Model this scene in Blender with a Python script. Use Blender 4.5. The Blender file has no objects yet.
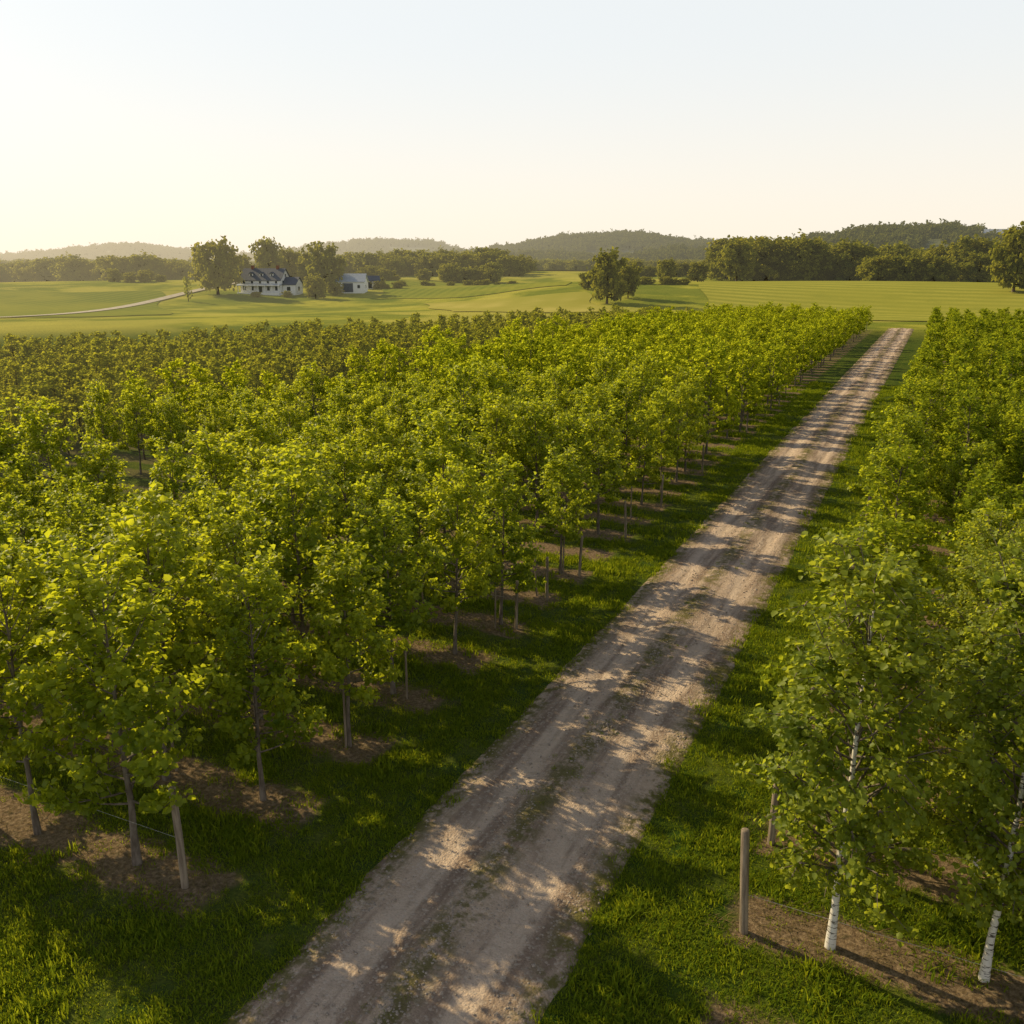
import bpy, math, random
import numpy as np
from mathutils import Vector, noise as mn
rng=np.random.default_rng(7); random.seed(7)
R=math.radians
scene=bpy.context.scene
scene.view_settings.view_transform='Standard'
try: scene.view_settings.look='None'
except Exception: pass
scene.view_settings.exposure=0
COL=scene.collection

# ---------------------------------------------------------------- nodes
class NT:
    def __init__(s,nt): s.nt=nt; s.n=nt.nodes; s.l=nt.links
    def add(s,t,**k):
        nd=s.n.new(t)
        for a,b in k.items(): setattr(nd,a,b)
        return nd
    def put(s,sock,v):
        if hasattr(v,'links') and hasattr(v,'is_output'): s.l.new(v,sock)
        else: sock.default_value=v
    def math(s,op,a,b=None,c=None,clamp=False):
        nd=s.add('ShaderNodeMath',operation=op,use_clamp=clamp)
        s.put(nd.inputs[0],a)
        if b is not None: s.put(nd.inputs[1],b)
        if c is not None: s.put(nd.inputs[2],c)
        return nd.outputs[0]
    def mix(s,f,a,b,bt='MIX'):
        nd=s.add('ShaderNodeMix',data_type='RGBA',blend_type=bt)
        s.put(nd.inputs[0],f)
        s.put(nd.inputs[6],a if not isinstance(a,tuple) else (*a,1)[:4])
        s.put(nd.inputs[7],b if not isinstance(b,tuple) else (*b,1)[:4])
        return nd.outputs[2]
    def noise(s,vec,scale,detail=4,rough=.55,dist=0):
        nd=s.add('ShaderNodeTexNoise'); s.put(nd.inputs['Vector'],vec)
        nd.inputs['Scale'].default_value=scale; nd.inputs['Detail'].default_value=detail
        nd.inputs['Roughness'].default_value=rough; nd.inputs['Distortion'].default_value=dist
        return nd.outputs[0]
    def ss(s,v,a,b,lo=0,hi=1):
        nd=s.add('ShaderNodeMapRange',interpolation_type='SMOOTHSTEP')
        s.put(nd.inputs[0],v); nd.inputs[1].default_value=a; nd.inputs[2].default_value=b
        nd.inputs[3].default_value=lo; nd.inputs[4].default_value=hi
        return nd.outputs[0]
    def pos(s):
        g=s.add('ShaderNodeNewGeometry'); sp=s.add('ShaderNodeSeparateXYZ'); s.l.new(g.outputs['Position'],sp.inputs[0])
        return g.outputs['Position'],sp.outputs[0],sp.outputs[1],sp.outputs[2]
    def scl(s,vec,x,y,z):
        m=s.add('ShaderNodeVectorMath',operation='MULTIPLY'); s.l.new(vec,m.inputs[0]); m.inputs[1].default_value=(x,y,z)
        return m.outputs[0]

def newmat(name):
    m=bpy.data.materials.new(name); m.use_nodes=True; m.node_tree.nodes.clear()
    T=NT(m.node_tree); out=T.add('ShaderNodeOutputMaterial')
    return m,T,out
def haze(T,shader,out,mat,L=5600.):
    """aerial haze painted into the surface shader as emission, growing with distance from the plantation"""
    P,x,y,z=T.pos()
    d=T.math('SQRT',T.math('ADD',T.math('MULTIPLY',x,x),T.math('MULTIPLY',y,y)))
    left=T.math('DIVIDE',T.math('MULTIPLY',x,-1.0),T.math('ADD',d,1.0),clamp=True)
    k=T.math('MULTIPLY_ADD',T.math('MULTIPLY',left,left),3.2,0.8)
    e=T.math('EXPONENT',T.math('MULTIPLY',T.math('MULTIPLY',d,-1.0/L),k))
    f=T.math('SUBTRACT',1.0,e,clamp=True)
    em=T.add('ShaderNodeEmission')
    T.put(em.inputs[0],T.mix(left,(0.60,0.57,0.45),(0.95,0.77,0.50))); em.inputs[1].default_value=.92  # glow put into the surface for light scattered by air, warmer towards the left
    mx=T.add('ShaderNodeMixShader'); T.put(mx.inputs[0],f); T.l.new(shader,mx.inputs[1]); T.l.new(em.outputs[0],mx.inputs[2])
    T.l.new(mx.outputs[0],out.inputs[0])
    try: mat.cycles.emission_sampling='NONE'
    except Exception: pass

def leafmat(name,dark,light,trans,tmix=.45,hz=False,gloss=True):
    m,T,out=newmat(name)
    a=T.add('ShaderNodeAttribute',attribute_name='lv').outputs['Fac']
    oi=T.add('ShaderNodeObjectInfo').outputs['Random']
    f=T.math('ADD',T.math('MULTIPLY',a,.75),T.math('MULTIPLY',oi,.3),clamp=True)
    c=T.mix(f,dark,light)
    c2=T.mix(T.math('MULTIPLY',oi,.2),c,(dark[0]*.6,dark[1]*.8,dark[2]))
    if gloss:
        p=T.add('ShaderNodeBsdfPrincipled'); T.put(p.inputs['Base Color'],c2)
        p.inputs['Roughness'].default_value=.5; p.inputs['Specular IOR Level'].default_value=.25
    else:
        p=T.add('ShaderNodeBsdfDiffuse'); T.put(p.inputs[0],c2)
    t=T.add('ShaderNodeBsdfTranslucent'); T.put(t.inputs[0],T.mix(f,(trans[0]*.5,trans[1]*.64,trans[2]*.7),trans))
    mx=T.add('ShaderNodeMixShader'); mx.inputs[0].default_value=tmix
    T.l.new(p.outputs[0],mx.inputs[1]); T.l.new(t.outputs[0],mx.inputs[2])
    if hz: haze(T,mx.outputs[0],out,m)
    else: T.l.new(mx.outputs[0],out.inputs[0])
    return m

def simple(name,c1,c2,scale=8,rough=.8,bump=.3,stretch=(1,1,1),hz=False,obj=True):
    m,T,out=newmat(name)
    tc=T.add('ShaderNodeTexCoord').outputs['Object'] if obj else T.pos()[0]
    v=T.scl(tc,*stretch)
    n=T.noise(v,scale,6,.65)
    p=T.add('ShaderNodeBsdfPrincipled'); T.put(p.inputs['Base Color'],T.mix(T.ss(n,.35,.65),c1,c2))
    p.inputs['Roughness'].default_value=rough
    b=T.add('ShaderNodeBump'); b.inputs['Strength'].default_value=bump; b.inputs['Distance'].default_value=.02
    T.l.new(n,b.inputs['Height']); T.l.new(b.outputs[0],p.inputs['Normal'])
    if hz: haze(T,p.outputs[0],out,m)
    else: T.l.new(p.outputs[0],out.inputs[0])
    return m

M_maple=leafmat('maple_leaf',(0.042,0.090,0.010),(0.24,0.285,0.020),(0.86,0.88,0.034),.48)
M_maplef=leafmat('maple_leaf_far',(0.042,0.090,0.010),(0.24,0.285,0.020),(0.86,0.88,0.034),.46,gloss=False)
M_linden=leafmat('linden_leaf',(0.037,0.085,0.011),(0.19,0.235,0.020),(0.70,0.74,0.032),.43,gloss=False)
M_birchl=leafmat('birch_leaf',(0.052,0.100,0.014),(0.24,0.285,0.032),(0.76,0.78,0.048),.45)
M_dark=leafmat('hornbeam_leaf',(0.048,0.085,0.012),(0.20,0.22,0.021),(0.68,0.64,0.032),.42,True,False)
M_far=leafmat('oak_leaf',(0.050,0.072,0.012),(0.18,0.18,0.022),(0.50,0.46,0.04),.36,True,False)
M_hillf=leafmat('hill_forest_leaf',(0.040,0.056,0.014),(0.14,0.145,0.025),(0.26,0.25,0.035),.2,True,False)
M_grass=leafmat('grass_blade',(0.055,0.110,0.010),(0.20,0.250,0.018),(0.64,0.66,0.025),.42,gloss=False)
M_straw=leafmat('straw_blade',(0.16,0.11,0.05),(0.32,0.25,0.12),(0.3,0.22,0.1),.25,gloss=False)
M_bark=simple('bark',(0.10,0.075,0.055),(0.22,0.18,0.145),14,.9,.6,(1,1,.25))
M_wood=simple('post_wood',(0.16,0.12,0.085),(0.34,0.27,0.20),20,.85,.7,(1,1,.08))

def birchbark():
    m,T,out=newmat('birch_bark')
    tc=T.add('ShaderNodeTexCoord').outputs['Object']
    n=T.noise(T.scl(tc,1,1,5),6,5,.6); n2=T.noise(tc,3,3)
    f=T.ss(n,.54,.60)
    c=T.mix(f,T.mix(n2,(0.62,0.58,0.52),(0.78,0.75,0.70)),(0.07,0.055,0.045))
    p=T.add('ShaderNodeBsdfPrincipled'); T.put(p.inputs['Base Color'],c); p.inputs['Roughness'].default_value=.65
    T.l.new(p.outputs[0],out.inputs[0]); return m
M_birchb=birchbark()

# ---------------------------------------------------------------- mesh builder
class MB:
    def __init__(s): s.v=[];s.f=[];s.m=[];s.a=[];s.n=0
    def addv(s,V,a):
        V=np.asarray(V,float); s.v.append(V); s.a.append(np.broadcast_to(np.asarray(a,float),(len(V),)))
        b=s.n; s.n+=len(V); return b
    def tube(s,P,rad,sides,mat,a=.5):
        P=np.asarray(P,float); k=len(P)
        tan=np.gradient(P,axis=0); tan/=np.linalg.norm(tan,axis=1)[:,None]+1e-9
        ref=np.array([1.,0,0]) if abs(tan[0][0])<.8 else np.array([0,1.,0])
        u=np.cross(tan,ref); u/=np.linalg.norm(u,axis=1)[:,None]+1e-9
        w=np.cross(tan,u)
        ang=np.arange(sides)*2*math.pi/sides
        V=(P[:,None,:]+np.asarray(rad)[:,None,None]*(np.cos(ang)[None,:,None]*u[:,None,:]+np.sin(ang)[None,:,None]*w[:,None,:])).reshape(-1,3)
        b=s.addv(V,a)
        i=np.arange(k-1)[:,None]*sides; j=np.arange(sides)[None,:]; j2=(j+1)%sides
        q=np.stack([i+j,i+j2,i+sides+j2,i+sides+j],-1).reshape(-1,4)+b
        s.f.append(q); s.m.append(np.full(len(q),mat))
    def leaves(s,C,D,N,size,a,mat,wide=.48,fold=.18):
        n=len(C)
        S=np.cross(D,N); S/=np.linalg.norm(S,axis=1)[:,None]+1e-9
        N=np.cross(S,D)
        sz=size[:,None]
        t=lambda x,y,z:C+sz*(x*S+y*D+z*N)
        V=np.stack([t(0,0,0),t(-wide,.22,fold),t(-wide*.75,.68,fold),t(0,1,-.08),t(wide*.75,.68,fold),t(wide,.22,fold)],1).reshape(-1,3)
        b=s.addv(V,np.repeat(a,6))
        i=np.arange(n)[:,None]*6+b
        q=np.concatenate([i+np.array([[0,3,2,1]]),i+np.array([[0,5,4,3]])])
        s.f.append(q); s.m.append(np.full(len(q),mat))
    def mesh(s,name,mats,smooth=False):
        me=bpy.data.meshes.new(name)
        V=np.concatenate(s.v); F=np.concatenate(s.f); Mi=np.concatenate(s.m); A=np.concatenate(s.a)
        me.vertices.add(len(V)); me.vertices.foreach_set('co',V.astype(np.float32).ravel())
        me.loops.add(F.size); me.loops.foreach_set('vertex_index',F.astype(np.int32).ravel())
        me.polygons.add(len(F)); me.polygons.foreach_set('loop_start',np.arange(0,F.size,4,dtype=np.int32))
        me.polygons.foreach_set('loop_total',np.full(len(F),4,dtype=np.int32))
        for m in mats: me.materials.append(m)
        me.update(calc_edges=True)
        me.polygons.foreach_set('material_index',Mi.astype(np.int32))
        if smooth: me.polygons.foreach_set('use_smooth',np.ones(len(F),dtype=bool))
        at=me.attributes.new('lv','FLOAT','POINT'); at.data.foreach_set('value',A.astype(np.float32))
        me.update(); return me

def unit(v): return v/(np.linalg.norm(v,axis=-1,keepdims=True)+1e-9)

def tree_mesh(name,seed,H,base,Rc,nb,ntw,nlf,lsize,mats,profile,el0=22,el1=68,r0=.045,droop=0.,twl=.42,trunk_top=.93,up=.9,clump=.24,brmat=0):
    g=np.random.default_rng(seed); mb=MB()
    H=H*g.uniform(.92,1.08); Rc=Rc*g.uniform(.88,1.12); base=base*g.uniform(.85,1.15)
    k=9; zs=np.linspace(0,H*trunk_top,k); wob=np.cumsum(g.normal(0,.012*H/4,(k,2)),0); wob[:2]*=.3
    TP=np.c_[wob,zs]; rad=r0*(1-.85*np.linspace(0,1,k))+.003
    rad[0]*=1.35
    mb.tube(TP,rad,8,0)
    LC=[];LD=[];LN=[];LS=[];LA=[]
    az=g.uniform(0,6.28)
    for i in range(nb):
        t=(i+g.uniform(0,.8))/nb
        z=base+(H*trunk_top-base)*t
        o=np.array([np.interp(z,zs,TP[:,0]),np.interp(z,zs,TP[:,1]),z])
        az+=2.4+g.normal(0,.35)
        Ln=Rc*profile(t)*g.uniform(.62,1.34)
        el=R(el0+(el1-el0)*t+g.normal(0,7))
        hl=Ln; m=5; s=np.linspace(0,1,m)
        rise=math.tan(min(el,R(72)))*hl
        rise=min(rise,(H*1.02-z)*.9+.05*H)
        bend=s**1.35
        dirx=np.array([math.cos(az),math.sin(az)])
        lat=np.array([-dirx[1],dirx[0]])*g.normal(0,.12)*Ln
        zz=o[2]+rise*bend-droop*Rc*s**2.5
        BP=np.c_[o[0]+dirx[0]*hl*s+lat[0]*s**2, o[1]+dirx[1]*hl*s+lat[1]*s**2, zz]
        br=np.interp(z,zs,rad)*.5
        mb.tube(BP,br*(1-.8*s)+.002*H/4,4,brmat)
        nt=max(3,int(ntw*(.45+.6*Ln/Rc)))
        bright=g.normal(0,.15)
        for j in range(nt):
            sj=g.uniform(.2,1.0)**.8 if j else 1.0
            p=np.array([np.interp(sj,s,BP[:,q]) for q in range(3)])
            dv=unit(np.array([dirx[0],dirx[1],up-droop*1.8])+g.normal(0,.6,3))
            tl=twl*g.uniform(.5,1.35)*(1.15-.3*sj)
            q=p+dv*tl; q[2]-=droop*tl*.5
            mb.tube(np.array([p,(p+q)/2+g.normal(0,.03*tl,3),q]),np.array([.006,.004,.002])*H/4,3,brmat)
            n=int(nlf*g.uniform(.6,1.3))
            u=g.uniform(.1,1.12,n)[:,None]
            C=p+(q-p)*u+g.normal(0,clump*twl,(n,3))*np.array([1,1,.7])
            C[:,2]-=droop*g.uniform(0,.3,n)*twl
            out=unit(C-np.array([o[0],o[1],base+.35*(H-base)]))
            Nn=unit(out*.65+np.array([0,0,.42])+g.normal(0,.5,(n,3)))
            Dd=unit(out*.5+np.array([0,0,-.35-droop])+g.normal(0,.6,(n,3)))
            Dd=unit(Dd-Nn*np.sum(Dd*Nn,1)[:,None])
            LC.append(C);LD.append(Dd);LN.append(Nn);LS.append(lsize*g.uniform(.6,1.2,n))
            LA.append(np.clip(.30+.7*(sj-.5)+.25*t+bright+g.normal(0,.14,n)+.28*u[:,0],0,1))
    C=np.concatenate(LC)
    keep=C[:,2]>base*.8
    mb.leaves(C[keep],np.concatenate(LD)[keep],np.concatenate(LN)[keep],np.concatenate(LS)[keep],np.concatenate(LA)[keep],1)
    return mb.mesh(name,mats)

p_maple=lambda t: .84+.9*t if t<.22 else max(.13,1.03-1.03*(t-.22))
p_oval=lambda t:max(.22,math.sqrt(max(0,1-((t-.40)/.60)**2)))
p_cone=lambda t:max(.14,1.0-.86*t)
p_col=lambda t:max(.2,min(1,.85+.9*t)*(1 if t<.45 else 1-1.25*(t-.45)))

protos={}
def mk(kind,n,**k):
    protos[kind]=[tree_mesh(f'{kind}_{i}',seed=100*len(protos)+i,**k) for i in range(n)]
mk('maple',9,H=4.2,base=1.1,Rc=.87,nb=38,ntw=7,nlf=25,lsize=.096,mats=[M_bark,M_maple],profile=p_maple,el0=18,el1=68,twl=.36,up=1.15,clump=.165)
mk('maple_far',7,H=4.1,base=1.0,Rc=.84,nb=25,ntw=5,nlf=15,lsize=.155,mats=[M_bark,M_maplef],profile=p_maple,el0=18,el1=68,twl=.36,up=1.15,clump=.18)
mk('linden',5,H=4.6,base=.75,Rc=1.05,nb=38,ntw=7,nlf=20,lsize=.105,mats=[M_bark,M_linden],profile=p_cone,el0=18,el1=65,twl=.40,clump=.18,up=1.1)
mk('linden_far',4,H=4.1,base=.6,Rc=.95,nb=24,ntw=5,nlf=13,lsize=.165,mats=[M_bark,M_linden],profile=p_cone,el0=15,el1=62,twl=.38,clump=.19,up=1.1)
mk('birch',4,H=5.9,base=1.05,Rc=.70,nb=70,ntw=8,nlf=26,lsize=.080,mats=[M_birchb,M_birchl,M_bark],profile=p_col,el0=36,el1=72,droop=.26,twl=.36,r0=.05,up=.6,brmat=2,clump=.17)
mk('dark',5,H=2.5,base=.3,Rc=.58,nb=18,ntw=4,nlf=12,lsize=.16,mats=[M_bark,M_dark],profile=p_cone,el0=25,el1=70,twl=.32,clump=.18,up=1.2)
mk('oak',5,H=11,base=1.5,Rc=4.3,nb=38,ntw=7,nlf=13,lsize=.85,mats=[M_bark,M_far],profile=p_oval,el0=0,el1=38,r0=.32,twl=1.7,trunk_top=.86,up=.45)
mk('crown',3,H=11,base=.4,Rc=5.4,nb=14,ntw=4,nlf=6,lsize=2.2,mats=[M_bark,M_hillf],profile=p_oval,el0=0,el1=45,r0=.3,twl=2.4,trunk_top=.75,up=.3)
ztop={k:max(v.co.z for v in protos[k][0].vertices) for k in protos}; print('tops',ztop)

# ---------------------------------------------------------------- instancer
def instancer(name,meshes,pts,rotz,scl,tilt=None,idx=None):
    pc=bpy.data.collections.new(name+'_source')
    for i,me in enumerate(meshes):
        o=bpy.data.objects.new(f'{name}_part_{i:02d}',me); pc.objects.link(o)
    pts=np.asarray(pts,np.float32); n=len(pts)
    me=bpy.data.meshes.new(name); me.vertices.add(n); me.vertices.foreach_set('co',pts.ravel())
    rot=np.zeros((n,3),np.float32); rot[:,2]=rotz
    if tilt is not None: rot[:,:2]=tilt
    S=np.asarray(scl,np.float32)
    if S.ndim==1: S=np.repeat(S[:,None],3,1)
    me.attributes.new('rot','FLOAT_VECTOR','POINT').data.foreach_set('vector',rot.ravel())
    me.attributes.new('scl','FLOAT_VECTOR','POINT').data.foreach_set('vector',S.astype(np.float32).ravel())
    if idx is None: idx=rng.integers(0,len(meshes),n)
    me.attributes.new('idx','INT','POINT').data.foreach_set('value',np.asarray(idx,np.int32))
    ob=bpy.data.objects.new(name,me); COL.objects.link(ob)
    ng=bpy.data.node_groups.new(name+'_nodes','GeometryNodeTree')
    ng.interface.new_socket('Geometry',in_out='INPUT',socket_type='NodeSocketGeometry')
    ng.interface.new_socket('Geometry',in_out='OUTPUT',socket_type='NodeSocketGeometry')
    N=ng.nodes; Lk=ng.links
    gi=N.new('NodeGroupInput'); go=N.new('NodeGroupOutput')
    ip=N.new('GeometryNodeInstanceOnPoints'); ci=N.new('GeometryNodeCollectionInfo')
    ci.inputs['Collection'].default_value=pc; ci.inputs['Separate Children'].default_value=True; ci.inputs['Reset Children'].default_value=True
    def na(nm,dt):
        a=N.new('GeometryNodeInputNamedAttribute'); a.data_type=dt; a.inputs['Name'].default_value=nm
        return [o_ for o_ in a.outputs if o_.enabled and o_.name=='Attribute'][0]
    Lk.new(gi.outputs[0],ip.inputs['Points']); Lk.new(ci.outputs[0],ip.inputs['Instance'])
    ip.inputs['Pick Instance'].default_value=True
    Lk.new(na('idx','INT'),ip.inputs['Instance Index'])
    Lk.new(na('rot','FLOAT_VECTOR'),ip.inputs['Rotation'])
    Lk.new(na('scl','FLOAT_VECTOR'),ip.inputs['Scale'])
    Lk.new(ip.outputs[0],go.inputs[0])
    md=ob.modifiers.new('scatter','NODES'); md.node_group=ng
    return ob

# ---------------------------------------------------------------- terrain
def sst(x,a,b):
    t=np.clip((x-a)/(b-a),0,1); return t*t*(3-2*t)
BUMPS=[(-205,262,2.4,42),(-40,268,4.6,48),(45,262,3.6,45),(-112,262,3.4,30),(-150,420,5,60),(-300,260,3.5,70),(-130,205,-1.6,40),(-20,205,-1.6,30),(-260,190,2.2,45),(-80,360,3.5,45),(-230,400,4,60),(-90,225,1.6,22)]
def hgt(x,y):
    x=np.asarray(x,float); y=np.asarray(y,float)
    r=np.hypot(x,y); m=sst(r,148,225)
    h=np.zeros_like(r)
    for bx,by,a,s in BUMPS: h=h+a*np.exp(-((x-bx)**2+(y-by)**2)/(2*s*s))
    h=h+.7*np.sin(x/37+1)*np.cos(y/51)-1.0+4.5*sst(r,380,800)+2.5*sst(r,800,1300)
    return h*m
def grid_obj(name,X,Y,Z,mats,smooth=True):
    ny,nx=X.shape; mb=MB(); mb.addv(np.stack([X,Y,Z],-1).reshape(-1,3),.5)
    i=np.arange(ny-1)[:,None]*nx; j=np.arange(nx-1)[None,:]
    q=np.stack([i+j,i+j+1,i+nx+j+1,i+nx+j],-1).reshape(-1,4); mb.f.append(q); mb.m.append(np.zeros(len(q),int))
    me=mb.mesh(name,mats,smooth); o=bpy.data.objects.new(name,me); COL.objects.link(o); return o

P=2.2; YL=8.2; YR=11.1; ROADX=-5.23
def ground_mat():
    m,T,out=newmat('ground_grass_and_soil')
    Pv,x,y,z=T.pos()
    n1=T.noise(Pv,1.3,6,.6); n2=T.noise(Pv,14,6,.7); n3=T.noise(Pv,.05,4,.6); n4=T.noise(Pv,5,5,.7); n6=T.noise(Pv,.02,3,.5)
    g=T.mix(T.ss(n1,.35,.65),(0.045,0.085,0.010),(0.12,0.145,0.018))
    g=T.mix(T.ss(n2,.4,.7),g,(0.036,0.060,0.010))
    g=T.mix(T.ss(n4,.55,.72,0,.6),g,(0.19,0.17,0.05))
    side=T.math('GREATER_THAN',x,ROADX)
    y0=T.math('MULTIPLY_ADD',side,YR-YL,YL)
    ph=T.math('DIVIDE',T.math('SUBTRACT',y,y0),P)
    fr=T.math('SUBTRACT',T.math('FRACT',T.math('ADD',ph,100.5)),.5)
    dist=T.math('MULTIPLY',T.math('ABSOLUTE',fr),P)
    dist=T.math('ADD',dist,T.math('MULTIPLY_ADD',n4,.6,-.3))
    dist=T.math('ADD',dist,T.math('MULTIPLY_ADD',n1,1.0,-.5))
    bed=T.ss(dist,.66,.48)
    xl=T.ss(T.math('ADD',x,T.math('MULTIPLY',n1,1.0)),-8.1,-8.4)
    xr=T.ss(T.math('ADD',x,T.math('MULTIPLY',n1,-1.0)),-2.3,-2.05)
    yl=T.math('MULTIPLY',T.math('GREATER_THAN',y,7.0),T.math('LESS_THAN',y,143.0))
    xm=T.math('MULTIPLY',T.math('GREATER_THAN',x,-72.0),T.math('LESS_THAN',x,30.0))
    fade=T.ss(T.math('MULTIPLY',x,-1.0),14,24,1,.45)
    bed=T.math('MULTIPLY',T.math('MULTIPLY',bed,T.math('MAXIMUM',xl,xr)),T.math('MULTIPLY',yl,xm))
    bed=T.math('MULTIPLY',bed,fade)
    soil=T.mix(T.ss(n2,.35,.7),(0.13,0.088,0.052),(0.34,0.25,0.155))
    soil=T.mix(T.ss(n4,.52,.68,0,.6),soil,(0.06,0.06,0.025))
    c=T.mix(bed,g,soil)
    r=T.math('SQRT',T.math('ADD',T.math('MULTIPLY',x,x),T.math('MULTIPLY',y,y)))
    far=T.ss(r,120,160)
    fld=T.mix(T.ss(n3,.4,.62),(0.18,0.21,0.024),(0.38,0.36,0.046))
    fld=T.mix(T.ss(T.noise(Pv,.25,5,.7),.45,.7,0,.6),fld,(0.14,0.17,0.020))
    fld=T.mix(T.ss(n6,.50,.55,0,.7),fld,(0.42,0.38,0.07))
    fld=T.mix(T.ss(n6,.43,.39,0,.75),fld,(0.13,0.17,0.022))
    c=T.mix(far,c,fld)
    p=T.add('ShaderNodeBsdfDiffuse'); T.put(p.inputs[0],c)
    b=T.add('ShaderNodeBump'); b.inputs['Strength'].default_value=.7; b.inputs['Distance'].default_value=.06
    T.l.new(T.math('ADD',n2,n4),b.inputs['Height']); T.l.new(b.outputs[0],p.inputs['Normal'])
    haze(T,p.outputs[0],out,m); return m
u=np.linspace(-1,1,380)
gx=np.sinh(u*6.2)/math.sinh(6.2)*7000; gy=np.sinh(u*6.2)/math.sinh(6.2)*7000+60
X,Y=np.meshgrid(gx,gy)
grid_obj('ground',X,Y,hgt(X,Y),[ground_mat()])

# ---------------------------------------------------------------- road
def road_mat():
    m,T,out=newmat('gravel_road')
    Pv,x,y,z=T.pos()
    st=T.scl(Pv,1,.09,1)
    nl=T.noise(st,2.8,6,.65,.3); nb=T.noise(Pv,.6,5,.6); nf=T.noise(Pv,22,6,.8); nm=T.noise(Pv,4.5,6,.7)
    vo=T.add('ShaderNodeTexVoronoi'); T.l.new(Pv,vo.inputs['Vector']); vo.inputs['Scale'].default_value=26
    vc=T.add('ShaderNodeSeparateColor'); T.l.new(vo.outputs['Color'],vc.inputs[0])
    c=T.mix(T.ss(nl,.36,.62),(0.27,0.195,0.145),(0.58,0.44,0.33))
    ux=T.math('SUBTRACT',T.math('ADD',x,T.math('MULTIPLY_ADD',nb,.5,-.25)),ROADX)
    w=T.math('ABSOLUTE',T.math('SUBTRACT',T.math('ABSOLUTE',ux),.82))
    tr=T.ss(w,.42,.10)
    c=T.mix(T.math('MULTIPLY',tr,T.ss(nl,.3,.6,.15,.75)),c,(0.70,0.55,0.425))
    c=T.mix(T.ss(nm,.45,.75,0,.5),c,(0.28,0.20,0.145))
    c=T.mix(T.math('MULTIPLY',T.ss(nf,.5,.75),.5),c,(0.19,0.14,0.105))
    c=T.mix(T.math('MULTIPLY',T.ss(vc.outputs[0],.75,.95),.45),c,(0.64,0.54,0.44))
    cen=T.ss(T.math('ABSOLUTE',ux),.42,.08)
    sh=T.ss(T.math('ABSOLUTE',ux),1.15,1.6)
    wd=T.math('MULTIPLY',T.math('MAXIMUM',T.math('MULTIPLY',cen,.85),sh),T.ss(T.math('ADD',nm,T.math('MULTIPLY',nb,.6)),.70,.88))
    c=T.mix(wd,c,(0.16,0.145,0.05))
    p=T.add('ShaderNodeBsdfDiffuse'); T.put(p.inputs[0],c)
    b=T.add('ShaderNodeBump'); b.inputs['Strength'].default_value=.9; b.inputs['Distance'].default_value=.035
    hh=T.math('ADD',T.math('MULTIPLY',nf,.8),T.math('ADD',T.math('MULTIPLY',vo.outputs['Distance'],-.5),T.math('MULTIPLY',nl,1.5)))
    T.l.new(hh,b.inputs['Height']); T.l.new(b.outputs[0],p.inputs['Normal'])
    T.l.new(p.outputs[0],out.inputs[0]); return m
ys=np.concatenate([np.arange(-15,40,.15),np.arange(40,150,.5)]); us=np.linspace(-2.2,2.2,56)
X=np.zeros((len(ys),len(us))); Y=X.copy(); Z=X.copy()
for i,yy in enumerate(ys):
    for j,uu in enumerate(us):
        x=ROADX+uu; X[i,j]=x; Y[i,j]=yy
        a=abs(uu); e=1.68+.10*mn.noise((uu*.1,yy*.45,3))+.06*mn.noise((x*1.2,yy*1.6,9))
        z=.075+.03*math.exp(-(uu/.35)**2)-.028*math.exp(-((a-.82)/.25)**2)+.016*mn.noise((x*1.5,yy*.5,0))+.012*mn.noise((x*5,yy*4,5))
        z-=.30*max(0,a-e)+ .07*max(0,(a-1.1))
        if yy>146: z-=(yy-146)*.04
        Z[i,j]=z
grid_obj('gravel_road',X,Y,Z,[road_mat()])

# ---------------------------------------------------------------- plantation layout
def edge(y): return float(np.interp(y,[-10,20,54,80,127,143],[-100,-94,-77,-65,-46,-38]))
def inner(y): return -35.5+.03*y
SKIP_L={8,17,28,40}; SKIP_R={7,16,27,38}
def vis(x,y,mar=6):
    b=math.degrees(math.atan2(-x,y)); return -14<b<62 or math.hypot(x,y)<mar
near={'maple':[], 'linden':[], 'birch':[]}; far={'maple_far':[], 'linden_far':[], 'dark':[]}
for k in range(-2,62):
    if k in SKIP_L: continue
    yk=YL+P*k
    if yk>141: break
    x=-9.75+random.uniform(-.25,.25) if k>0 else (-14.2 if k<0 else -10.25)
    while x>inner(yk):
        clear=(x<-20 and 17<yk<26.5) or (x<-25 and 38<yk<46)
        if (k<5 or random.random()>.08) and not clear:
            tx=x+random.gauss(0,.16); ty=yk+random.gauss(0,.14)
            if vis(tx,ty):
                s=random.uniform(.82,1.14)*(1-.24*min(1,max(0,(yk-35)/90)))
                if 0<=k<4: s=max(s,.93)*1.03
                if k==5: s*=.85
                if 26<yk<37 and x<-18: s*=.86
                if 12<yk<17 and x<-16: s*=.88
                if math.hypot(tx,ty)<44: near['maple'].append((tx,ty,s))
                else: far['maple_far'].append((tx,ty,s))
        x-=2.2
for k in range(0,84):
    yk=15+1.8*k
    if yk>136: break
    x=edge(yk)
    while x<inner(yk)-2:
        if random.random()>.03 and vis(x,yk):
            far['dark'].append((x+random.gauss(0,.16),yk+random.gauss(0,.16),random.uniform(.76,1.25)))
        x+=1.7
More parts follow.
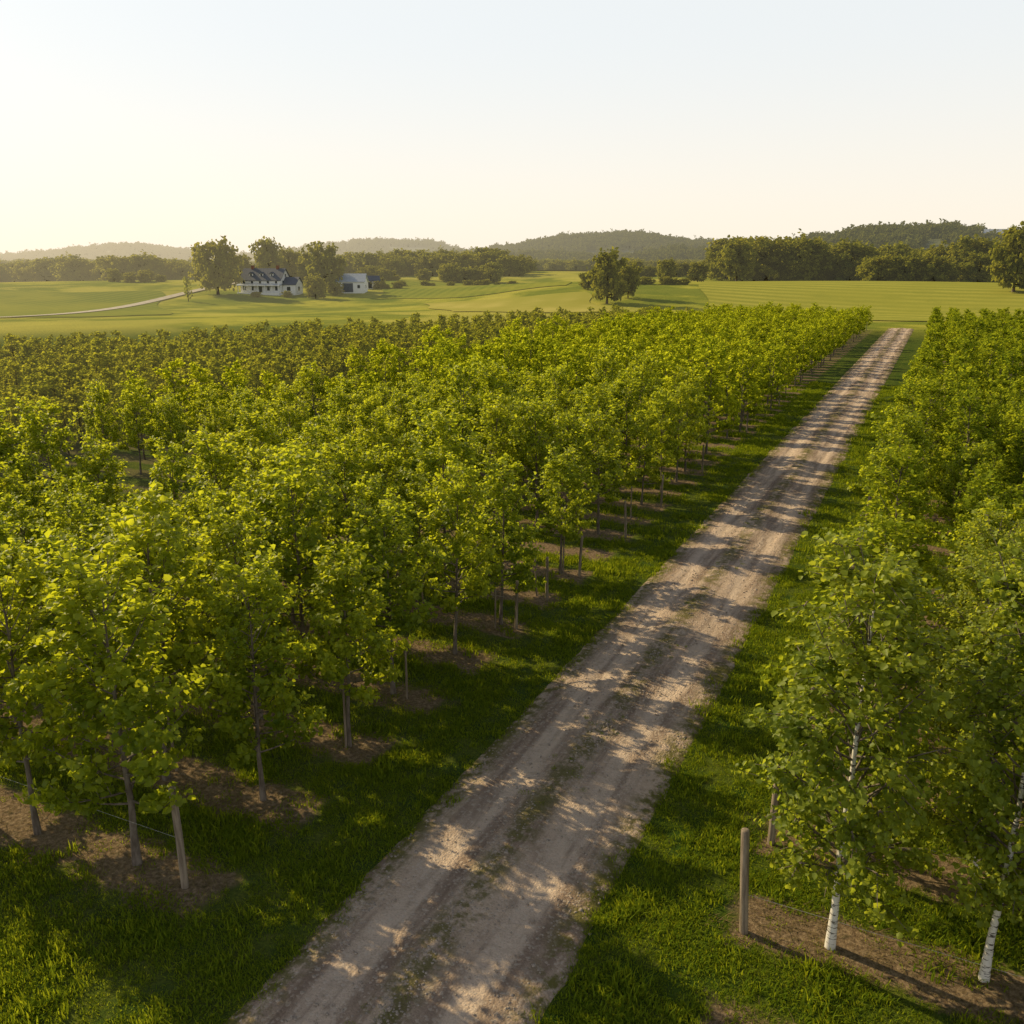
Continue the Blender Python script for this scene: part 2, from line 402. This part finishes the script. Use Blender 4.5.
for k in range(0,62):
    if k in SKIP_R: continue
    yk=YR+P*k
    if yk>142: break
    x=-.45+(0 if k<2 else random.uniform(-.25,.25))
    c=0
    while x<24:
        if x/yk<.42 or x<6:
            tx=x+random.gauss(0,.06); ty=yk+random.gauss(0,.10)
            d=math.hypot(tx,ty); s=random.uniform(.76,1.1)*(1-.15*min(1,max(0,(yk-40)/100)))
            if k<1: near['birch'].append((tx,ty,random.uniform(.99,1.04)))
            elif k<4 and c%2: near['birch'].append((tx,ty,random.uniform(.75,.9)))
            elif d<45:
                (near['linden'] if (k%5!=4) else near['maple']).append((tx,ty,s*.94))
            else: far['linden_far'].append((tx,ty,s*.96))
        x+=1.95; c+=1
NAMES={'maple':'maple_tree','linden':'linden_tree','birch':'birch_tree'}
for kind,L in near.items():
    for (x,y,s) in L:
        o=bpy.data.objects.new(NAMES[kind],random.choice(protos[kind])); COL.objects.link(o)
        tl=.010 if kind=='birch' else .028
        o.location=(x,y,-.02); o.rotation_euler=(random.gauss(0,tl),random.gauss(0,tl),random.uniform(0,6.28))
        o.scale=(s*random.uniform(.9,1.15),s*random.uniform(.9,1.15),s)
for kind,nm in (('maple_far','maple_tree_rows'),('linden_far','linden_tree_rows'),('dark','hornbeam_tree_rows')):
    L=np.array(far[kind]); n=len(L)
    pts=np.c_[L[:,0],L[:,1],np.full(n,-.02)]
    sc=np.c_[L[:,2]*rng.uniform(.92,1.15,n),L[:,2]*rng.uniform(.92,1.15,n),L[:,2]]
    instancer(nm,protos[kind],pts,rng.uniform(0,6.28,n),sc,rng.normal(0,.025,(n,2)))

# ---------------------------------------------------------------- grass
def tuft(seed,n,rad,h0,h1,mat,w=.006,lean=.5):
    g=np.random.default_rng(seed); mb=MB()
    a=g.uniform(0,6.28,n); r=rad*np.sqrt(g.uniform(0,1,n)); h=g.uniform(h0,h1,n)
    b=np.c_[r*np.cos(a),r*np.sin(a),np.zeros(n)-.01]
    la=g.uniform(0,6.28,n); l=g.uniform(.1,lean*1.4,n)*h
    dv=np.c_[np.cos(la),np.sin(la),np.zeros(n)]; sd=np.c_[-np.sin(la),np.cos(la),np.zeros(n)]*w
    p1=b+dv*l[:,None]*.3; p1[:,2]+=h*.6; p2=b+dv*l[:,None]; p2[:,2]+=h
    V=np.stack([b-sd,b+sd,p1+sd*.8,p1-sd*.8,p2+sd*.12,p2-sd*.12],1).reshape(-1,3)
    mb.addv(V,np.repeat(np.clip(g.normal(.5,.25,n),0,1),6))
    i=np.arange(n)[:,None]*6
    q=np.concatenate([i+np.array([[0,1,2,3]]),i+np.array([[3,2,4,5]])]); mb.f.append(q); mb.m.append(np.zeros(len(q),int))
    return mb.mesh(f'tuft_{seed}',[mat])
tufts=[tuft(i,44,.17,.02,.07,M_grass,.007,.9) for i in range(4)]+[tuft(10+i,36,.13,.05,.14,M_grass,.008,.8) for i in range(2)]
straws=[tuft(20+i,22,.16,.01,.05,M_straw,.005,3.0) for i in range(2)]
def bedmask(x,y):
    y0=np.where(x>ROADX,YR,YL); d=np.abs(((y-y0)/P+.5)%1-.5)*P
    pn=np.array([mn.noise((float(a)*1.3,float(b_)*1.3,11)) for a,b_ in zip(x,y)])
    return (d+pn*.35<.52+rng.normal(0,.07,len(x)))&((x<-8.6+pn*.5)|(x>-1.85-pn*.5))&(y>7)
def sample(n,x0,x1,y0,y1): return rng.uniform(x0,x1,n),rng.uniform(y0,y1,n)
GX=[];GY=[];GS=[]
for (x0,x1,y0,y1,dens,sc) in ((-16,4,3,16,84,1.05),(-22,4,16,28,48,1.2),(-30,4,28,45,16,1.5),(-11,0,45,75,14,1.8)):
    n=int((x1-x0)*(y1-y0)*dens); x,y=sample(n,x0,x1,y0,y1)
    b=np.degrees(np.arctan2(-x,y)); rr=np.hypot(x,y)
    k=(b<64)&(b>-14 - 90*(rr<13)); 
    k&=(np.abs(x-ROADX)>1.60+rng.normal(0,.11,n)); bm=bedmask(x,y); k&=~(bm&(rng.uniform(0,1,n)>.06))
    x=x[k];y=y[k]
    pn=np.array([mn.noise((float(a)*.9,float(b_)*.9,4)) for a,b_ in zip(x,y)])
    k2=rng.uniform(0,1,len(x))<np.clip(.9+pn*1.2,.65,1); x=x[k2];y=y[k2];pn=pn[k2]
    GX.append(x);GY.append(y);GS.append(sc*rng.uniform(.6,1.25,len(x))*(1+.55*pn))
n=520; y=rng.uniform(5,45,n); x=ROADX+rng.normal(0,.2,n); 
k=np.array([mn.noise((0,float(q)*.5,2))>.02 for q in y]); GX.append(x[k]);GY.append(y[k]);GS.append(rng.uniform(.25,.55,k.sum()))
x=np.concatenate(GX);y=np.concatenate(GY);s=np.concatenate(GS); n=len(x)
zz=np.where(np.abs(x-ROADX)<.8,.09,0)
S=np.c_[s,s,s*rng.uniform(.7,1.25,n)]
instancer('grass',tufts,np.c_[x,y,zz],rng.uniform(0,6.28,n),S,idx=np.where(rng.uniform(0,1,n)<.85,rng.integers(0,4,n),rng.integers(4,6,n)))
x,y=sample(9000,-22,4,7,22); b=np.degrees(np.arctan2(-x,y)); k=bedmask(x,y)&(b<62)
x=x[k];y=y[k];n=len(x)
instancer('straw_mulch',straws,np.c_[x,y,np.zeros(n)],rng.uniform(0,6.28,n),rng.uniform(.6,1.3,n))
print('grass',len(s),'straw',n)

def stone(seed):
    g=np.random.default_rng(seed); mb=MB()
    c=np.array([[-1,-1,-.6],[1,-1,-.6],[1,1,-.6],[-1,1,-.6],[-.7,-.7,.6],[.7,-.7,.6],[.7,.7,.6],[-.7,.7,.6]],float)*.5
    c+=g.normal(0,.12,c.shape); mb.addv(c,.5)
    q=np.array([[0,3,2,1],[4,5,6,7],[0,1,5,4],[1,2,6,5],[2,3,7,6],[3,0,4,7]]); mb.f.append(q); mb.m.append(np.zeros(6,int))
    return mb.mesh(f'stone_{seed}',[M_stone])
M_stone=simple('stone',(0.24,0.19,0.15),(0.48,0.40,0.32),3,.9,.1)
n=9000; y=5+rng.uniform(0,1,n)**1.3*30; u_=np.where(rng.uniform(0,1,n)<.5,rng.normal(0,.3,n),np.sign(rng.uniform(-1,1,n))*rng.normal(1.4,.2,n))
au=np.abs(u_)
instancer('gravel',[stone(i) for i in range(3)],np.c_[ROADX+u_,y,.068+.03*np.exp(-(u_/.35)**2)-.07*np.maximum(0,au-1.1)-.3*np.maximum(0,au-1.66)],rng.uniform(0,6.28,n),rng.uniform(.012,.04,n)*np.where(rng.uniform(0,1,n)<.04,1.8,1))

# ---------------------------------------------------------------- posts and wires
def post(x,y,h,r=.055,name='wooden_fence_post'):
    mb=MB(); P_=np.array([[0,0,-.3],[0,0,.0],[random.gauss(0,.006),random.gauss(0,.006),h*.5],[0,0,h-.015],[0,0,h],[0,0,h+.001]])
    mb.tube(P_,np.array([r*1.03,r*1.02,r,r*.97,r*.86,.001]),12,0)
    me=mb.mesh('post',[M_wood]); o=bpy.data.objects.new(name,me); COL.objects.link(o)
    o.location=(x,y,0); o.rotation_euler=(random.gauss(0,.02),random.gauss(0,.02),random.uniform(0,6))
    return o
M_wire=simple('galvanised_wire',(0.3,0.3,0.3),(0.45,0.44,0.42),5,.4,0)
for k in (0,5,6,7,9,11,14,19,24): 
    post(-9.3 if k==0 else -9.0+random.uniform(-.15,.15),YL+P*k-(.05 if k==0 else 0),1.68 if k<3 else 1.3,.055 if k==0 else .042)
for k in (0,1,3,6,8,9,12,15,19): post(-1.52,YR+P*k-.3*(k==0)-.3*(k==1),1.62 if k!=1 else 1.4,.06)
for k in (1,2,4,5,8,10): post(random.uniform(.8,1.6)+.1*k+ .6,YR+P*k+.25,1.3,.035,'tree_stake')
for k in (1,2,3,4,5,6,7,9,10,11,12):
    for q in (0,1,2):
        if random.random()<.5: post(-9.75-2.25*q+random.uniform(.15,.3),YL+P*k+random.uniform(-.2,.2),random.uniform(1.1,1.5),.024,'tree_stake')
mb=MB()
def wire(x0,x1,y,z):
    xs=np.linspace(x0,x1,12); t=np.linspace(0,1,12)
    mb.tube(np.c_[xs,np.full(12,y),z-.05*np.sin(t*math.pi)],np.full(12,.003),4,0)
for k in (0,5): wire(-9.25,-26,YL+P*k-.06,.85)
for k in (0,1,3): wire(-1.5,8,YR+P*k-.3*(k==0)-.3*(k==1),.62)
me=mb.mesh('wire',[M_wire]); COL.objects.link(bpy.data.objects.new('fence_wire',me))

# ---------------------------------------------------------------- far country
def at(b,d): b=R(b); return (-math.sin(b)*d, math.cos(b)*d)
def crop_mat(name,c1,c2,ang,per,amp=.45):
    m,T,out=newmat(name); Pv,x,y,z=T.pos()
    u_=T.math('ADD',T.math('MULTIPLY',x,math.cos(ang)),T.math('MULTIPLY',y,math.sin(ang)))
    n=T.noise(Pv,.12,5,.6); n2=T.noise(Pv,1.5,4,.7); n5=T.noise(Pv,.03,4,.6)
    s_=T.math('SINE',T.math('ADD',T.math('MULTIPLY',u_,6.283/per),T.math('MULTIPLY',n,3.0)))
    c=T.mix(T.ss(T.math('ADD',T.math('MULTIPLY',s_,amp),T.math('MULTIPLY',n2,1.8)),-.1,2.0),c1,c2)
    c=T.mix(T.ss(n5,.38,.62,0,.75),c,(0.29,0.285,0.038))
    c=T.mix(T.ss(n,.5,.7,0,.5),c,c1)
    p=T.add('ShaderNodeBsdfDiffuse'); T.put(p.inputs[0],c)
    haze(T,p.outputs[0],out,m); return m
def draped(name,corners,mat,off=.12,n=30):
    (a,b,c,d)=[np.array(q,float) for q in corners]
    s_,t_=np.meshgrid(np.linspace(0,1,n),np.linspace(0,1,n))
    s2=s_+.03*np.sin(t_*9)
    t2=t_+.05*np.sin(s_*7+1)
    Q=(1-s2)[...,None]*(1-t2)[...,None]*a+s2[...,None]*(1-t2)[...,None]*b+s2[...,None]*t2[...,None]*c+(1-s2)[...,None]*t2[...,None]*d
    X,Y=Q[...,0],Q[...,1]
    grid_obj(name,X,Y,hgt(X,Y)+off,[mat])
cropA=crop_mat('corn_rows',(0.13,0.17,0.022),(0.23,0.25,0.034),.35,3)
cropB=crop_mat('hay_rows',(0.22,0.235,0.032),(0.40,0.37,0.06),1.35,6,.55)
cropC=crop_mat('straw_rows',(0.38,0.34,0.07),(0.46,0.40,0.10),.2,8)
draped('crop_field',[at(14,186),at(-6,178),at(-4,300),at(13,310)],cropB,.15)
draped('crop_field',[at(55,205),at(46,200),at(46.5,290),at(57,310)],cropA,.15)
draped('crop_field',[at(34,262),at(22,250),at(22,350),at(33,370)],cropA,.15)
draped('crop_field',[at(29,190),at(19,186),at(20.8,232),at(31,238)],cropC,.15)
draped('crop_field',[at(25.5,460),at(20,460),at(19.6,640),at(25,640)],cropC,.6)
draped('crop_field',[at(34,470),at(27,470),at(27,560),at(34,560)],cropC,.6)
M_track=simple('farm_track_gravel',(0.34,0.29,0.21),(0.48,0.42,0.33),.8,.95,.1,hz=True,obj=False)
cp=np.array([[-172,95],[-165,118],[-176,148],[-193,180],[-206,208],[-214,236],[-228,262]],float)
tt=np.linspace(0,len(cp)-1,90); cx=np.interp(tt,range(len(cp)),cp[:,0]); cy=np.interp(tt,range(len(cp)),cp[:,1])
for _ in range(60): cx[1:-1]=(cx[:-2]+cx[2:]+2*cx[1:-1])/4; cy[1:-1]=(cy[:-2]+cy[2:]+2*cy[1:-1])/4
dx=np.gradient(cx);dy=np.gradient(cy);l=np.hypot(dx,dy); ws=np.linspace(-1.5,1.5,4)
X=cx[:,None]-dy[:,None]/l[:,None]*ws; Y=cy[:,None]+dx[:,None]/l[:,None]*ws
grid_obj('farm_track',X,Y,hgt(X,Y)+.28,[M_track])

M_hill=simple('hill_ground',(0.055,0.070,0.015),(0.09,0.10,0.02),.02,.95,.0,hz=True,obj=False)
def hill(name,d,prof,dep0,dep1,ntrees,hs,seed,lift=0):
    prof=sorted(prof); bs=[p[0] for p in prof]; yt=[p[1]-lift for p in prof]
    def H(b,r):
        pk=9+d*(266-np.interp(b,bs,yt))/948.-8*hs
        t=sst(r,d-dep0,d)*(1-.6*sst(r,d+30,d+dep1))
        nn=np.vectorize(lambda q,w:mn.noise((q*.35,w*.003,seed)))(b,r)
        return np.maximum(pk,-5)*t*(1+.10*nn)-3*(1-t)
    bb=np.linspace(bs[0],bs[-1],160); rr=np.linspace(d-dep0,d+dep1,26)
    B,Rr=np.meshgrid(bb,rr); X=-np.sin(np.radians(B))*Rr; Y=np.cos(np.radians(B))*Rr
    grid_obj(name,X,Y,H(B,Rr),[M_hill])
    b=rng.uniform(bs[0],bs[-1],ntrees); r=d-dep0*.85*rng.uniform(0,1,ntrees)**1.2+dep1*.12
    keep=np.array([mn.noise((float(q)*.5,float(w)*.006,seed+5))>-.28 for q,w in zip(b,r)])|(r>d-120)
    b=b[keep];r=r[keep]; n=len(b); z=H(b,r)
    ok=z>0; b=b[ok];r=r[ok];z=z[ok];n=len(b)
    sc=hs*rng.uniform(.5,1.3,n)
    instancer(name+'_forest',protos['crown'],np.c_[-np.sin(np.radians(b))*r,np.cos(np.radians(b))*r,z-1.5],rng.uniform(0,6.28,n),np.c_[sc,sc,sc*rng.uniform(.8,1.3,n)])
    return H
hill('distant_hill',3000,[(68,259),(63,258),(54.6,261),(51.7,256),(49,250),(47,250),(44,256),(41,259),(36.6,248),(33.6,243),(30.5,246),(28,254),(24,262)],700,500,4500,1.15,1,3)
hill('wooded_hill',1900,[(34,264),(31,260),(28,254),(25.4,250),(22.3,240),(18.6,237),(14.9,243),(12.5,247),(9,249),(6,255),(0,262)],600,400,5500,1.0,2,2.5)
hill('wooded_foothill',1300,[(36,266),(31,260),(27,257),(23,255),(19,259),(16,252),(13,250),(10,255),(5,262)],300,200,2400,.9,4)
Hr=hill('wooded_ridge',1150,[(13.5,263),(12,260),(9,249),(6.7,242),(3.4,236),(.3,233),(-1,237),(-2.3,245),(-3.9,242),(-11,240),(-20,246)],450,300,4500,.85,3,3)
TP=[];TS=[]
def belt(b0,b1,d0,d1,n,h0,h1,wide=1.):
    b=rng.uniform(min(b0,b1),max(b0,b1),n); d=rng.uniform(d0,d1,n)
    x=-np.sin(np.radians(b))*d; y=np.cos(np.radians(b))*d; s=rng.uniform(h0,h1,n)/ztop['oak']
    TP.append(np.c_[x,y,hgt(x,y)-.5]); TS.append(np.c_[s*wide,s*wide,s])
belt(66,51.5,470,560,55,6,13,1.2); belt(51.2,44.8,420,500,50,7,13,1.2); belt(44,36,470,600,60,7,13,1.2)
belt(36.2,25.8,400,470,95,5,12,1.2); belt(30,26,350,365,9,5,8,1.2)
belt(25,13,680,780,110,6,12,1.3); belt(20,13.2,380,420,16,4,7,1.3)
belt(12.6,-14,335,430,270,8,17,1.05); belt(4,-8,300,330,18,7,10,1.2)
belt(66,-8,850,1100,420,8,12,1.5); belt(66,24,1300,1900,500,9,12,2.0)
belt(49,46,330,345,6,3,5,1.2)
belt(26,24,395,480,8,5,9,1.2); belt(34,31,300,312,5,2,4,1.3)
belt(33,25,316,320,13,1.5,3,1.6); belt(19,14,255,259,6,1.5,3,1.6); belt(43,30,355,370,16,2,6,1.4)
pts=np.concatenate(TP); S=np.concatenate(TS); n=len(pts)
instancer('distant_tree_belt',protos['oak'],pts,rng.uniform(0,6.28,n),S)
wid=max(abs(v.co.x) for v in protos['oak'][0].vertices)*1.75
def single(name,kind,b,d,h,w,mi=0):
    x,y=at(b,d); o=bpy.data.objects.new(name,protos[kind][mi]); COL.objects.link(o)
    o.location=(x,y,float(hgt(x,y))-.2); o.rotation_euler=(0,0,random.uniform(0,6)); s=h/ztop[kind]
    wd=w/(wid if kind=='oak' else 1.9)
    o.scale=(wd,wd,s)
single('oak_tree','oak',43.2,285,17,13.5,0)
single('oak_tree','oak',40.2,325,14.5,11,1); single('oak_tree','oak',36.9,290,15.5,10.5,2); single('oak_tree','oak',39.0,335,12,10,4)
single('oak_tree','oak',41.8,330,10,9,3); single('oak_tree','oak',37.9,320,11,8,0)
single('shrub','oak',37.5,274,7,6.5,3); single('shrub','oak',36.3,282,4,5,1)
single('shrub','oak',39.2,278,2.0,3.4,1); single('shrub','oak',41.0,278,1.8,3.2,2)
single('oak_tree','oak',19.4,212,12,9,1); single('oak_tree','oak',18.1,222,8.5,5,2); single('oak_tree','oak',20.6,240,5,5,0)
single('oak_tree','oak',15.8,300,8,6,0); single('oak_tree','oak',13.9,300,7,7,3); single('oak_tree','oak',11.6,322,15,13,0)
single('oak_tree','oak',-3.4,240,15,11,1); single('oak_tree','oak',-5.4,236,13,12,2)
single('arborvitae','dark',44.9,265,7,3.6,0)
for b,h in ((-1.3,22),(-.6,18),(-3.0,20),(-3.5,23)): 
    x,y=at(b,1130); o=bpy.data.objects.new('spruce_tree',protos['dark'][0]); COL.objects.link(o); o.location=(x,y,31); o.scale=(6,6,h/2.7)

# ---------------------------------------------------------------- buildings
M_white=simple('white_siding',(0.76,0.76,0.74),(0.80,0.80,0.78),2,.6,.1,(1,1,12))
M_roof=simple('grey_shingle',(0.12,0.125,0.135),(0.19,0.195,0.21),4,.8,.3)
M_metal=simple('pale_metal_roof',(0.38,0.42,0.47),(0.50,0.53,0.57),3,.4,.1)
M_glass=simple('window_glass',(0.05,0.055,0.06),(0.09,0.095,0.105),1,.15,0)
M_brick=simple('chimney_brick',(0.25,0.11,0.07),(0.34,0.17,0.11),8,.9,.3)
def part(par,name,V,F,mat):
    me=bpy.data.meshes.new(name); me.from_pydata(V,[],F); me.materials.append(mat); me.update()
    o=bpy.data.objects.new(name,me); COL.objects.link(o); o.parent=par; return o
def box(par,name,x0,x1,y0,y1,z0,z1,mat):
    V=[(x0,y0,z0),(x1,y0,z0),(x1,y1,z0),(x0,y1,z0),(x0,y0,z1),(x1,y0,z1),(x1,y1,z1),(x0,y1,z1)]
    return part(par,name,V,[(0,3,2,1),(4,5,6,7),(0,1,5,4),(1,2,6,5),(2,3,7,6),(3,0,4,7)],mat)
def gable(par,name,x0,x1,y0,y1,ze,zr,wall,roof,z0=-1.2,ov=.4):
    ym=(y0+y1)/2
    V=[(x0,y0,z0),(x1,y0,z0),(x1,y1,z0),(x0,y1,z0),(x0,y0,ze),(x1,y0,ze),(x1,y1,ze),(x0,y1,ze),(x0,ym,zr),(x1,ym,zr)]
    part(par,name+'_walls',V,[(0,1,5,4),(2,3,7,6),(1,2,6,9,5),(3,0,4,8,7),(0,3,2,1)],wall)
    sl=(zr-ze)/(ym-y0); th=.2
    a0,a1=x0-ov,x1+ov; e=.35
    for sgn,ya in ((-1,y0),(1,y1)):
        ye=ya+sgn*e; zE=ze-sl*e
        V=[(a0,ye,zE+.03),(a1,ye,zE+.03),(a1,ym,zr+.03),(a0,ym,zr+.03),(a0,ye,zE+th),(a1,ye,zE+th),(a1,ym,zr+th),(a0,ym,zr+th)]
        part(par,name+'_roof',V,[(0,3,2,1),(4,5,6,7),(0,1,5,4),(1,2,6,5),(2,3,7,6),(3,0,4,7)],roof)
def window(par,x,y,z,w=1.0,h=1.6,ax='y',s=-1):
    if ax=='y':
        box(par,'window_frame',x-w/2-.12,x+w/2+.12,min(y,y+s*.06),max(y,y+s*.06),z-.1,z+h+.12,M_white)
        box(par,'window_glass',x-w/2,x+w/2,min(y+s*.06,y+s*.08),max(y+s*.06,y+s*.08),z,z+h,M_glass)
    else:
        box(par,'window_frame',min(x,x+s*.06),max(x,x+s*.06),y-w/2-.12,y+w/2+.12,z-.1,z+h+.12,M_white)
        box(par,'window_glass',min(x+s*.06,x+s*.08),max(x+s*.06,x+s*.08),y-w/2,y+w/2,z,z+h,M_glass)
hx,hy=at(40.4,290); hz_=float(hgt(hx,hy))
farm=bpy.data.objects.new('farmhouse',None); COL.objects.link(farm); farm.location=(hx,hy,hz_-.1); farm.rotation_euler=(0,0,R(14)); farm.scale=(.93,.93,.9)
gable(farm,'main',-7,7,-4,4,4.4,8.0,M_white,M_roof)
gable(farm,'wing',7.05,11.5,-2.6,3.2,3.0,5.2,M_white,M_roof)
box(farm,'chimney',-4.6,-3.8,-.4,.4,7.2,9.1,M_brick); box(farm,'chimney',4.2,5.0,-.4,.4,7.2,9.1,M_brick)
box(farm,'porch_floor',-7.4,7.4,-6.0,-4.01,-1.2,.35,M_white)
V=[(-7.6,-6.3,2.55),(7.6,-6.3,2.55),(7.6,-4.02,3.05),(-7.6,-4.02,3.05),(-7.6,-6.3,2.7),(7.6,-6.3,2.7),(7.6,-4.02,3.2),(-7.6,-4.02,3.2)]
part(farm,'porch_roof',V,[(0,3,2,1),(4,5,6,7),(0,1,5,4),(1,2,6,5),(2,3,7,6),(3,0,4,7)],M_metal)
for i in range(7): box(farm,'porch_column',-7.1+i*2.34,-6.9+i*2.34,-5.9,-5.7,.35,2.6,M_white)
for i in range(5):
    window(farm,-5.6+i*2.8,-4,3.3,.75,.75)
    if i!=2: window(farm,-5.6+i*2.8,-4,1.0,.85,1.3)
box(farm,'front_door',-.55,.55,-4.07,-4.001,.36,2.3,M_glass)
for yy in (-2,2):
    window(farm,7,yy,3.1,.85,1.1,'x',1)
window(farm,7,0,5.4,.8,1.0,'x',1)
window(farm,-7,-2,3.1,.9,1.1,'x',-1);window(farm,-7,2,3.1,.9,1.1,'x',-1);window(farm,-7,-2,1,.95,1.3,'x',-1)
window(farm,9.2,-2.6,.9,1.2,1.3); window(farm,11.5,0,.9,1.1,1.3,'x',1)
for dxx in (-3.6,0,3.6):
    box(farm,'dormer_wall',dxx-.6,dxx+.6,-2.7,-.9,5.2,6.5,M_white); window(farm,dxx,-2.7,5.7,.55,.6)
    V=[(dxx-.85,-2.95,6.4),(dxx+.85,-2.95,6.4),(dxx,-2.95,7.05),(dxx-.85,-.4,6.4),(dxx+.85,-.4,6.4),(dxx,-.4,7.05)]
    part(farm,'dormer_roof',V,[(0,1,2),(3,5,4),(0,2,5,3),(1,4,5,2),(0,3,4,1)],M_roof)
bx,by=at(35.4,292)
barn=bpy.data.objects.new('white_barn',None); COL.objects.link(barn); barn.location=(bx,by,float(hgt(bx,by))+.1); barn.rotation_euler=(0,0,R(25))
gable(barn,'barn',-5,5,-3.5,3.5,3.2,5.4,M_white,M_metal)
box(barn,'barn_door',-1.6,1.6,-3.57,-3.501,0,2.7,M_roof); window(barn,3.4,-3.5,1.2,.8,1); window(barn,5,0,1.2,.8,1,'x',1)
bx,by=at(34.2,305)
shed=bpy.data.objects.new('garden_shed',None); COL.objects.link(shed); shed.location=(bx,by,float(hgt(bx,by))+.1); shed.rotation_euler=(0,0,R(40))
gable(shed,'shed',-3,3,-2,2,2.4,3.8,M_white,M_roof); box(shed,'shed_door',-.6,.6,-2.07,-2.001,0,2.0,M_glass)
bx,by=at(-2.1,1090)
ws_=bpy.data.objects.new('white_house',None); COL.objects.link(ws_); ws_.location=(bx,by,float(Hr(np.array([-2.1]),np.array([1090.]))[0])+6); ws_.rotation_euler=(0,0,R(10))
gable(ws_,'house',-12,12,-6,6,5,9.5,M_white,M_metal,z0=-8)
for i in range(5): window(ws_,-9+i*4.5,-6,1.8,1.3,1.6)

# ---------------------------------------------------------------- light, sky, camera
EL=R(29); AZ=R(-80)
sd=Vector((math.sin(AZ)*math.cos(EL),math.cos(AZ)*math.cos(EL),math.sin(EL)))
sun=bpy.data.lights.new('sun','SUN'); sun.energy=5.0; sun.angle=R(.5); sun.color=(1.0,.81,.47)
so=bpy.data.objects.new('sun',sun); COL.objects.link(so); so.rotation_euler=sd.to_track_quat('Z','Y').to_euler(); so.location=(-60,0,60)
w=bpy.data.worlds.new('World'); scene.world=w; w.use_nodes=True
T=NT(w.node_tree); T.n.clear()
sky=T.add('ShaderNodeTexSky',sky_type='NISHITA'); sky.sun_disc=False; sky.sun_elevation=EL; sky.sun_rotation=AZ
sky.air_density=1.0; sky.dust_density=2.0; sky.ozone_density=1.0; sky.altitude=100
tc=T.add('ShaderNodeTexCoord'); sp=T.add('ShaderNodeSeparateXYZ'); T.l.new(tc.outputs['Generated'],sp.inputs[0])
zc=sp.outputs[2]
hzc=T.mix(T.ss(zc,0.0,.24),(8.1,7.3,6.1),(6.9,7.1,7.05))     # bright summer haze near the horizon
hzc=T.mix(T.ss(zc,.27,.65),hzc,(1.1,1.2,1.4))               # clearer air overhead
mixf=T.ss(zc,.25,.8,.88,.6)
colr=T.mix(mixf,sky.outputs[0],hzc)
bg=T.add('ShaderNodeBackground'); T.l.new(colr,bg.inputs[0]); bg.inputs[1].default_value=.135
ow=T.add('ShaderNodeOutputWorld'); T.l.new(bg.outputs[0],ow.inputs[0])
cam=bpy.data.cameras.new('camera'); co=bpy.data.objects.new('camera',cam); COL.objects.link(co)
cam.sensor_width=36; cam.lens=36/(2*math.tan(R(30))); cam.clip_end=12000; cam.clip_start=.1
co.location=(0,0,9); co.rotation_euler=(R(90-15.5),0,R(25.35)); scene.camera=co
print('near',{k:len(v) for k,v in near.items()},'far',{k:len(v) for k,v in far.items()})
